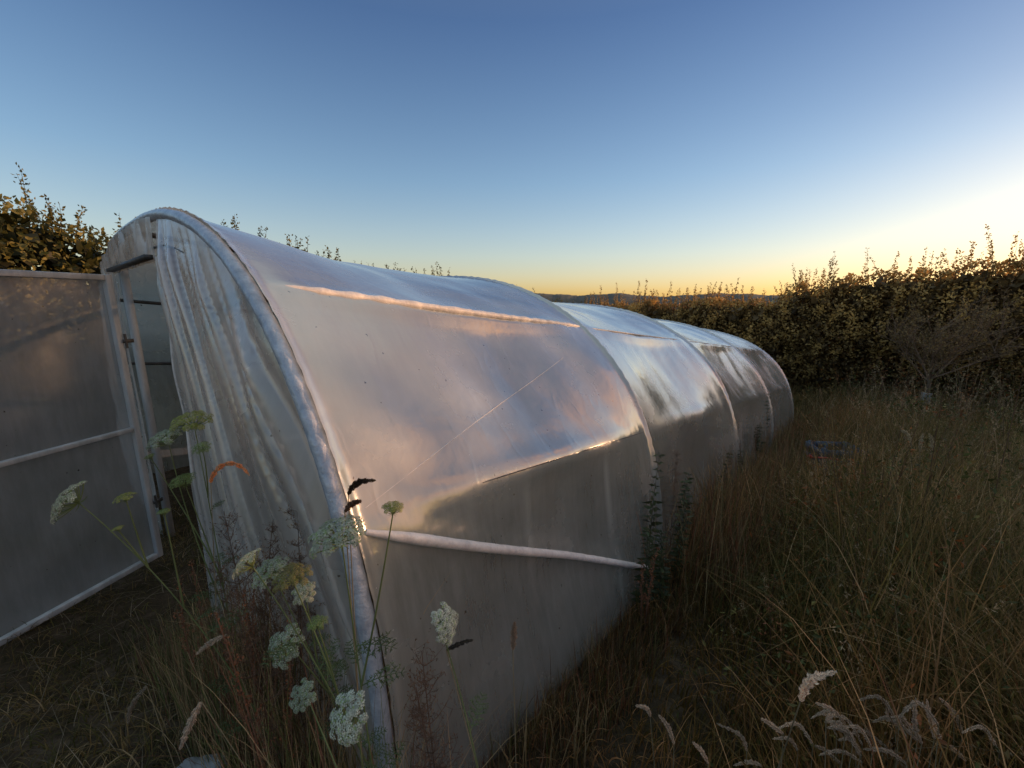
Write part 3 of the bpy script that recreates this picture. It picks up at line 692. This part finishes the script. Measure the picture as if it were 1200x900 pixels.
stalk([(266, 744), (252, 750), (240, 758), (230, 767)], 1.05, (-.62, .9, 0), .006, (.34, .27, .20), 'pale seed head nodding left among the weeds by the front sheet', None, 300)
stalk([(172, 804), (160, 818), (152, 834), (150, 848)], 1.15, (-.9, .9, 0), .006, (.22, .18, .13), 'pale seed head drooping over the bare soil near the door', None, 300)
# plumes in the near right corner
stalk([(938, 822), (944, 805), (955, 794), (980, 787)], 1.0, (.78, 1.0, 0), .009, (.62, .50, .38), 'largest pale plume, bent right above the bottom right clump', None, 520, sr=.002)
G = 'pale grass plumes in the bottom right clump'
LB = 'pale feathery grass plume in the crowded clump along the bottom right edge'
PL = [(1075, 868, 1050, 845, 1030, 842), (1100, 850, 1075, 823, 1052, 843), (1080, 872, 1072, 850, 1073, 818), (1095, 866, 1090, 842, 1086, 820), (1118, 842, 1112, 828, 1101, 818),
      (1105, 872, 1095, 850, 1093, 838), (1132, 892, 1118, 878, 1098, 865), (1040, 876, 1022, 862, 1010, 847), (1062, 895, 1040, 880, 1012, 878), (935, 880, 925, 866, 905, 866),
      (968, 845, 975, 832, 956, 824), (985, 895, 968, 880, 955, 874), (918, 860, 905, 850, 892, 842), (830, 895, 822, 880, 812, 870), (875, 880, 868, 862, 840, 848), (893, 897, 878, 893, 860, 897),
      (1010, 893, 985, 880, 960, 885), (1050, 850, 1040, 838, 1042, 826), (762, 840, 758, 830, 745, 827), (790, 872, 783, 852, 772, 838), (1128, 860, 1122, 842, 1118, 832), (1000, 870, 990, 858, 975, 852)]
rp = random.Random(4)
for _ in range(13):
    x = rp.uniform(930, 1190); y = rp.uniform(845, 890); l = rp.uniform(26, 48); h = rp.uniform(14, 34); PL.append((x, y, x-l*.45, y-h, x-l, y-h*rp.uniform(.7, 1.1)))
for k, (a, b, c, d, e, f) in enumerate(PL):
    dd = random.uniform(1.0, 1.25); q = px(a+random.uniform(-15, 25), 960, dd*1.0)
    stalk([(a, b), (c, d), (e, f)], dd, (q.x, q.y, 0), random.uniform(.0036, .0052), tuple((.8+.05*(k % 7))*x for x in (.50, .39, .29)), LB, G, 300)
for (ps, dd, lb) in (([(1068, 520), (1063, 508), (1055, 504)], 3.0, 'thin nodding seed head left of the small tree, leaning left'),
                 ([(1078, 530), (1079, 518), (1082, 508)], 3.1, 'thin upright pale seed head, middle of three below the small tree'),
                 ([(1092, 528), (1092, 516), (1089, 508)], 3.0, 'thin upright pale seed head, right of three below the small tree'),
                 ([(1005, 560), (998, 545), (990, 545)], 3.6, 'thin nodding seed head in front of the blue crate')):
    q = px(ps[0][0]+5, 640, dd); stalk(ps, dd, (q.x, q.y, 0), .011, (.30, .25, .16), lb, None, 160, sr=.0025)

def weed(name, root, h, label, kind, n=1, lean=.08, group=None, seed=0, cat='weed'):
    random.seed(seed); t = thing(name, root, label, cat, group); st = MB(); lf = MB(); fr = MB(); hasf = False
    for s_ in range(n):
        an = random.random()*6.28; top = root+Vector((math.cos(an)*lean*h, math.sin(an)*lean*h, h*random.uniform(.75, 1)))
        b0 = root+Vector((random.gauss(0, .03), random.gauss(0, .03), 0))*(1 if n > 1 else 0)
        pts = bez(b0, top, (random.gauss(0, .03), random.gauss(0, .03), 0), 20)
        if kind == 'leafy':
            sc = (.05, .045, .028); st.tube(pts, [.0032*(1.1-.7*k/20) for k in range(21)], 5, sc, False)
            for k in range(4, 21):
                for sg in (0, math.pi, 1.4, 4.6):
                    a = k*1.57+sg; L = (.070 if k < 15 else .042)*random.uniform(.7, 1.1)
                    lf.leaves(np.array([tuple(pts[k])]), L, np.array([(.045, .055, .022)])*random.uniform(.5, 1.3), 0, .42, dirs=np.array([(math.cos(a), math.sin(a), -.25+random.random()*.6)]))
                    if cat == 'weed' and n == 1: lf.build('leaf', M_LEAF, t); lf = MB()
        elif kind == 'dock':
            sc = (.15, .075, .045); st.tube(pts, [.003*(1.1-.6*k/20) for k in range(21)], 5, sc, False)
            for k in range(7, 21):
                L = .09*(1.15-k/20)*random.uniform(.5, 1.2)+.01; a = random.random()*6.28
                e = pts[k]+Vector((math.cos(a)*.35, math.sin(a)*.35, 1)).normalized()*L; br = bez(pts[k], e, (0, 0, 0), 4)
                st.tube(br, .0012, 3, sc, False)
                m = int(13*L/.05)+5; ff = rng.uniform(0, 1, (m, 1))
                PP = np.array(tuple(pts[k]))*(1-ff)+np.array(tuple(e))*ff+rng.normal(size=(m, 3))*.004
                fr.leaves(PP, rng.uniform(.005, .010, m), np.array([(.24, .095, .045)])*rng.uniform(.5, 1.4, (m, 1)), .1, .7); hasf = True
        elif kind == 'twiggy':
            sc = (.085, .05, .032); st.tube(pts, [.0026*(1.1-.7*k/20) for k in range(21)], 4, sc, False)
            for k in range(6, 20):
                for _ in range(2):
                    a = random.random()*6.28; L = .16*(1.2-k/20)*random.uniform(.5, 1.1)
                    e = pts[k]+Vector((math.cos(a), math.sin(a), .9)).normalized()*L; br = bez(pts[k], e, (0, 0, -.01), 5); st.tube(br, [.0012, .0011, .001, .0009, .0007, .0005], 3, sc, False)
                    for q in range(1, 6):
                        for _ in range(2):
                            a2 = random.random()*6.28; e2 = br[q]+Vector((math.cos(a2), math.sin(a2), .8)).normalized()*random.uniform(.012, .04)
                            st.tube([br[q], e2], [.0006, .0004], 3, sc, False)
                            fr.leaves(np.array([tuple(e2)]*2), .009, np.array([(.13, .075, .045)])*random.uniform(.6, 1.4), .6, .3); hasf = True
    st.build('stem', M_STEM, t)
    if lf.n: lf.build('foliage', M_LEAF, t)
    if hasf: fr.build('seed_cluster', M_LEAF, t)
    return t
def gp(u, v, d, rx=None): q = px(u, v, d); return on_ground(q)
def weed_at(name, u, v, d, label, kind, **k):       # top of the plant at the given point
    q = px(u, v, d); r = on_ground(q); return weed(name, r, (q.z-r.z), label, kind, **k)
weed_at('leafy_weed', 772, 527, 2.35, 'tallest dark leafy spike at the foot of the second hoop', 'leafy', seed=1, lean=.02)
weed_at('leafy_weed', 798, 562, 2.5, 'leafy spike with drooping pairs of leaves against the second bay', 'leafy', seed=2, lean=.03)
weed_at('leafy_weed', 797, 508, 2.6, 'slender bare-tipped stem between the second and third hoops', 'twiggy', seed=3, lean=.02)
weed_at('leafy_weed', 905, 437, 5.6, 'dark knobbly seed spike in front of the last hoop', 'leafy', seed=4, lean=.02)
weed_at('leafy_weed', 893, 492, 5.2, 'bushy dark leafy weed at the foot of the fourth hoop', 'leafy', n=3, seed=5, lean=.12)
for k, (u, v, d, lb) in enumerate([(815, 575, 2.9, 'rusty red dock spike leaning on the second bay of the tunnel'), (838, 555, 3.2, 'rusty dock spike standing at the foot of the third hoop'),
                                   (828, 600, 2.6, 'short rusty dock spike right of the leafy spikes'), (760, 640, 2.1, 'dark rusty dock at the lower end of the pale brace')]):
    weed_at('dock_plant', u, v, d, lb, 'dock', n=2, seed=20+k, group='dock plants by the tunnel foot')
for k, (u, v, d, lb) in enumerate([(757, 585, 2.2, 'leafy spike just left of the tallest one by the second hoop'), (785, 590, 2.25, 'short leafy spike right of the tallest one by the second hoop'),
                                   (812, 545, 2.9, 'thin leafy spike against the second bay, nearest the third hoop'), (850, 528, 3.6, 'leafy spike rising before the third hoop'), (873, 520, 4.2, 'leafy spike between the third and fourth hoops')]):
    weed_at('leafy_weed', u, v, d, lb, 'leafy', seed=140+k, lean=.05)
weed_at('twiggy_weed', 300, 572, 1.2, 'wiry branching reddish weed in front of the folded end sheet', 'twiggy', n=3, seed=31, lean=.10)
weed_at('twiggy_weed', 268, 600, 1.25, 'finer wiry weed left of the reddish branching one', 'twiggy', n=3, seed=32, lean=.12)
weed_at('twiggy_weed', 340, 640, 1.1, 'low wiry weed tangled between the shaded flower heads', 'twiggy', n=3, seed=33, lean=.14)
weed_at('twiggy_weed', 505, 770, .98, 'grey-green feathery weed at the foot of the side sheet', 'twiggy', n=2, seed=34, lean=.05)
for k, (u, v, d) in enumerate([(225, 640, 1.3), (262, 680, 1.15), (240, 700, 1.25), (290, 700, 1.05), (205, 600, 1.45), (310, 740, 1.1), (275, 640, 1.3)]):
    weed_at('dock_plant', u, v, d, 'reddish brown seeding stalk crowded before the front sheet', 'dock', n=1, seed=50+k, group='reddish stalks before the front sheet', lean=.08)
rr_ = random.Random(99)
for k in range(26):
    s_ = rr_.uniform(3.5, 12); c_ = rr_.uniform(EDGE+.9, EDGE+6); x, y = xy(s_, c_); h = rr_.uniform(.6, .95)
    weed('dock_plant', Vector((x, y, gzf(x, y))), h, 'rusty seeding dock stalk out in the long grass right of the tunnel', 'dock', n=2, seed=70+k, group='dock stalks out in the long grass', lean=.1)
for k, (q, c, h, lb) in enumerate([(.9, -2.0, 1.35, 'nearest dim leafy plant inside the tunnel behind the door opening'), (1.6, -2.05, 1.25, 'second dim leafy plant inside the tunnel, by its far side'),
                                  (2.3, -1.9, 1.1, 'third dim leafy plant inside the tunnel, deeper than the other two')]):
    x, y = xy(S0+q, C0+c+.1); weed('crop_plant', Vector((x, y, -SL*q)), h, lb, 'leafy', n=7, seed=120+k, lean=.2, cat='crop plant')
# dense upright tangle at the foot of the end sheet
mb = MB(); N = 3600
X = rng.uniform(0, 1, N); P0 = np.array([tuple(wall_pt(.75, 0, -.05))]); P1 = np.array([(-.16, .80, 0)])
Q = P0*(1-X[:, None])+P1*X[:, None]+np.array([[-AX.x, -AX.y, 0]])*rng.uniform(.02, .30, (N, 1))+rng.normal(size=(N, 3))*.03
Q[:, 2] = gz(Q[:, 0], Q[:, 1]); k = np.hypot(Q[:, 0], Q[:, 1]) > .62; Q = Q[k]; N = len(Q)
pal = np.array([(.20, .14, .07), (.10, .105, .035), (.30, .21, .11), (.16, .075, .045), (.08, .07, .03)])
XK = X[k]; mb.blades(Q, rng.uniform(.2, .95, N)*(.5+.5*rng.uniform(0, 1, N))*(.35+.65*sstep(.1, .55, XK)), np.abs(rng.normal(size=N))*.16+.04, rng.uniform(.002, .0042, N), pal[rng.integers(0, 5, N)]*rng.uniform(.6, 1.3, (N, 1)), .4, 6)
tag(mb.build('weed_tangle', M_GRASS), 'dense upright tangle of thin dry stems at the foot of the folded end sheet', 'weeds', kind='stuff')

# ------------------------------------------------------------------ small tree, crate, stone
def small_tree():
    random.seed(5); base = px(1088, 452, 9.5); g = on_ground(base)
    t = thing('fruit_tree', g, 'small thin-branched fruit tree with a pale guard on its trunk', 'tree')
    tr = MB(); lf = MB(); fork = Vector((g.x, g.y, px(1090, 440, 9.5).z))
    tr.tube(bez(g-Vector((0, 0, .1)), fork, (.04, 0, 0), 10), [.05-.0018*k for k in range(11)], 8, (.26, .17, .11), False)
    tr.build('trunk', M_BARK, t)
    br = MB(); L1 = []
    def grow(p, d, L, r, lev):
        d = Vector(d).normalized(); pts = [p]; n = 7
        for k in range(n):
            d = (d+Vector((random.gauss(0, .10), random.gauss(0, .10), random.gauss(.04, .08)))).normalized(); pts.append(pts[-1]+d*L/n)
        br.tube(pts, [r*(1-.8*k/n) for k in range(n+1)], 5 if lev < 2 else 3, (.27, .17, .11), False)
        if lev < 3:
            for k in range(2, n+1):
                for _ in range(2 if lev < 1 else 1):
                    a = Vector((random.gauss(0, 1), random.gauss(0, 1), random.gauss(.25, .5))).normalized()
                    grow(pts[k], d*.9+a*.8, L*random.uniform(.3, .5), r*.42, lev+1)
        if lev >= 1: L1.extend(pts[2:])
    for k in range(9):
        a = k*.698+random.uniform(-.2, .2); grow(fork-Vector((0, 0, random.random()*.15)), (math.cos(a)*.9, math.sin(a)*.9, random.uniform(.45, 1.2)), random.uniform(1.0, 1.7), .022, 0)
    br.build('branches', M_BARK, t)
    P = np.array([tuple(p) for p in L1]); P = P[rng.uniform(0, 1, len(P)) < .16]
    lf.leaves(P+rng.normal(size=P.shape)*.02, .055*rng.uniform(.6, 1.2, len(P)), np.array([(.24, .15, .06)])*rng.uniform(.5, 1.4, (len(P), 1)), .1, .5)
    lf.build('crown', M_LEAF, t)
    gd = MB(); z0 = px(1090, 479, 9.5).z; z1 = px(1090, 461, 9.5).z
    gd.tube([Vector((g.x, g.y, z0)), Vector((g.x, g.y, z1))], .09, 14, None, False); gd.tube([Vector((g.x, g.y, z1-.03)), Vector((g.x, g.y, z1))], .094, 14)
    gd.build('trunk_guard', M_GUARD, t)
small_tree()
def crate():
    c = px(978, 524, 5.2); g = on_ground(c); ex = Vector((1, -.12, 0)).normalized(); ey = Vector((.12, 1, 0)).normalized(); Z = Vector((0, 0, 1))
    t = thing('crate', g, 'faded blue slatted crate half sunk in the long grass', 'crate')
    zt = c.z+.03; zb = g.z; hx, hy = .24, .17
    for sy in (-1, 1):
        mb = MB()
        for k in range(4): mb.box(g+ey*hy*sy+Z*((zt-zb)*(.12+.25*k)), ex*hx, ey*.006, Z*(zt-zb)*.10)
        mb.box(g+ey*(hy-.008)*sy+Z*(zt-zb)*.5, ex*.02, ey*.0055, Z*(zt-zb)*.48); mb.build('side', M_BLUE, t, False)
    for sx in (-1, 1):
        mb = MB()
        for k in range(4): mb.box(g+ex*(hx+.0145)*sx+Z*((zt-zb)*(.12+.25*k)), ex*.006, ey*(hy-.01), Z*(zt-zb)*.10)
        mb.box(g+ex*(hx+.006)*sx+Z*(zt-zb)*.5, ex*.0055, ey*.02, Z*(zt-zb)*.48); mb.build('side', M_BLUE, t, False)
    for sx in (-1, 1):
        for sy in (-1, 1):
            mb = MB(); mb.box(g+ex*(hx-.03)*sx+ey*(hy-.03)*sy+Z*(zt-zb)*.5, ex*.018, ey*.018, Z*(zt-zb)*.5); mb.build('corner_post', M_BLUE, t, False)
    mb = MB(); mb.box(g+Z*.03, ex*(hx-.01), ey*(hy-.015), Z*.012); mb.build('base', M_BLUE, t, False)
    a = px(950, 536, 4.85); b = px(985, 539, 4.85); g2 = on_ground(a)
    m2 = MB(); m2.tube([a, a*.5+b*.5+Z*.01, b], .012, 8); m2.tube([a, a+Z*.02-ex*.02], .022, 8); 
    o = m2.build('red_stick', M_RED, None); tag(o, 'red stick lying in the grass before the blue crate', 'stick')
crate()
def stone():
    c = px(209, 866, 1.22); g = on_ground(c); t = MB(); n, m_ = 22, 22; V = []
    ex = Vector((.86, -.35, .06)); ey = Vector((.35, .9, .04))
    outline = [(-1, -.7), (.9, -1), (1.05, .55), (.25, 1), (-.85, .45)]
    k = len(outline); rings = [(1.0, -.05), (1.03, .03), (1.0, .085), (.94, .10), (.6, .104), (.3, .10), (.01, .102)]
    M = 60
    for (sc_, z) in rings:
        for q in range(M):
            f = q/M*k; i = int(f); w = f-i; a = outline[i]; b = outline[(i+1) % k]
            x = a[0]*(1-w)+b[0]*w; y = a[1]*(1-w)+b[1]*w
            jx = 1+.04*nz3(q*.5, z*20, 1)
            p = g+ex*(x*.115*sc_*jx)+ey*(y*.105*sc_*jx)+Vector((0, 0, z+.008*nz3(x*sc_*3, y*sc_*3, 3)+.012*y*sc_))
            V.append(tuple(p))
    i = np.arange(len(rings)-1)[:, None]*M; j = np.arange(M)[None, :]; kk = (j+1) % M
    t.add(V, np.stack([i+j, i+kk, i+M+kk, i+M+j], -1).reshape(-1, 4)); o = t.build('stone_slab', M_STONE, None, False)
    tag(o, 'flat grey stone slab lying on the soil at the bottom left', 'stone')
stone()

# ------------------------------------------------------------------ sky, sun, camera
SUN_AZ, SUN_EL = rad(72), rad(4.3)
w = D.worlds.new('World'); SC.world = w; w.use_nodes = True; nt = w.node_tree; nt.nodes.clear(); L = nt.links.new
out = nt.nodes.new('ShaderNodeOutputWorld'); bg = nt.nodes.new('ShaderNodeBackground'); bg.inputs[1].default_value = .345
sky = nt.nodes.new('ShaderNodeTexSky'); sky.sky_type = 'NISHITA'; sky.sun_disc = False; sky.sun_elevation = SUN_EL; sky.sun_rotation = SUN_AZ
sky.air_density = 1.0; sky.dust_density = .9; sky.ozone_density = 1.8; sky.altitude = 100
gen = nt.nodes.new('ShaderNodeTexCoord').outputs['Generated']
sx = nt.nodes.new('ShaderNodeSeparateXYZ'); L(gen, sx.inputs[0])
# low sunset clouds added out of view to the right, to warm the sheet's reflections
az = math_(nt, 'ARCTAN2', sx.outputs[0], sx.outputs[1])
m_az = math_(nt, 'MULTIPLY', ramp(nt, math_(nt, 'DIVIDE', az, math.pi), [(.29, (0, 0, 0)), (.35, (1, 1, 1))]), ramp(nt, math_(nt, 'DIVIDE', az, math.pi), [(.72, (1, 1, 1)), (.85, (0, 0, 0))]))
m_el = math_(nt, 'MULTIPLY', ramp(nt, sx.outputs[2], [(.03, (0, 0, 0)), (.12, (1, 1, 1))]), ramp(nt, sx.outputs[2], [(.42, (1, 1, 1)), (.62, (0, 0, 0))]))
cn = ramp(nt, noise_tex(nt, gen, 3.2, 5, .55, (1, 1, 2.4)), [(.44, (0, 0, 0)), (.60, (1, 1, 1))])
cm = math_(nt, 'MULTIPLY', math_(nt, 'MULTIPLY', m_az, m_el), cn)
mx = nt.nodes.new('ShaderNodeMix'); mx.data_type = 'RGBA'; L(cm, mx.inputs[0]); mx.inputs[7].default_value = (6.0, 2.7, 1.25, 1)
gm = nt.nodes.new('ShaderNodeGamma'); gm.inputs[1].default_value = .57; L(sky.outputs[0], gm.inputs[0])
hs = nt.nodes.new('ShaderNodeHueSaturation'); hs.inputs['Saturation'].default_value = 1.22; L(gm.outputs[0], hs.inputs['Color'])
tint = ramp(nt, sx.outputs[2], [(0, (1.38, 1.20, 1.20)), (.10, (1.27, 1.25, 1.36)), (.25, (.88, 1.02, 1.27)), (.5, (.45, .58, .90)), (.60, (.56, .60, .85)), (.85, (2.9, 2.45, 2.0))])  # zenith above the frame brightened and warmed to add light on the ground
dt = nt.nodes.new('ShaderNodeVectorMath'); dt.operation = 'DOT_PRODUCT'; L(gen, dt.inputs[0]); dt.inputs[1].default_value = (math.sin(SUN_AZ), math.cos(SUN_AZ), .03)
gv = math_(nt, 'MULTIPLY', math_(nt, 'POWER', math_(nt, 'MAXIMUM', dt.outputs['Value'], 0), 9), 1.0)
ev = ramp(nt, sx.outputs[2], [(0, (1, 1, 1)), (.10, (.55, .55, .55)), (.32, (0, 0, 0))])
gs = nt.nodes.new('ShaderNodeVectorMath'); gs.operation = 'SCALE'; gs.inputs[0].default_value = (1.7, 1.3, .6); L(math_(nt, 'MULTIPLY', gv, ev), gs.inputs['Scale'])
ga = nt.nodes.new('ShaderNodeVectorMath'); ga.operation = 'ADD'
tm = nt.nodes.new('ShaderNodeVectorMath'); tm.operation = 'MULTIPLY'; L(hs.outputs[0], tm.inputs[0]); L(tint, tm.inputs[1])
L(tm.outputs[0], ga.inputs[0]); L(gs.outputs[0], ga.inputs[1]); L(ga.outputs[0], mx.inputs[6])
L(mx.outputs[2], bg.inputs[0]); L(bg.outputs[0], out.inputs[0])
sun = D.lights.new('sun', 'SUN'); sun.energy = 4.0; sun.angle = rad(.5); sun.color = (1, .56, .29)
so = D.objects.new('sun', sun); COL.objects.link(so)
dv = Vector((math.sin(SUN_AZ)*math.cos(SUN_EL), math.cos(SUN_AZ)*math.cos(SUN_EL), math.sin(SUN_EL)))
so.rotation_euler = dv.to_track_quat('Z', 'Y').to_euler(); so.location = (20, 10, 8)
cam = D.cameras.new('camera'); cam.sensor_width = 36; cam.lens = F/1200*36; cam.clip_start = .02; cam.clip_end = 6000
co = D.objects.new('camera', cam); COL.objects.link(co); co.location = CAM; co.rotation_euler = (math.pi/2-PITCH, 0, 0)
SC.camera = co
SC.view_settings.view_transform = 'Standard'; SC.view_settings.look = 'None'; SC.view_settings.exposure = 0; SC.view_settings.gamma = 1
SC.render.engine = 'CYCLES'
try:
    SC.cycles.transparent_max_bounces = 16; SC.cycles.max_bounces = 8
except Exception: pass
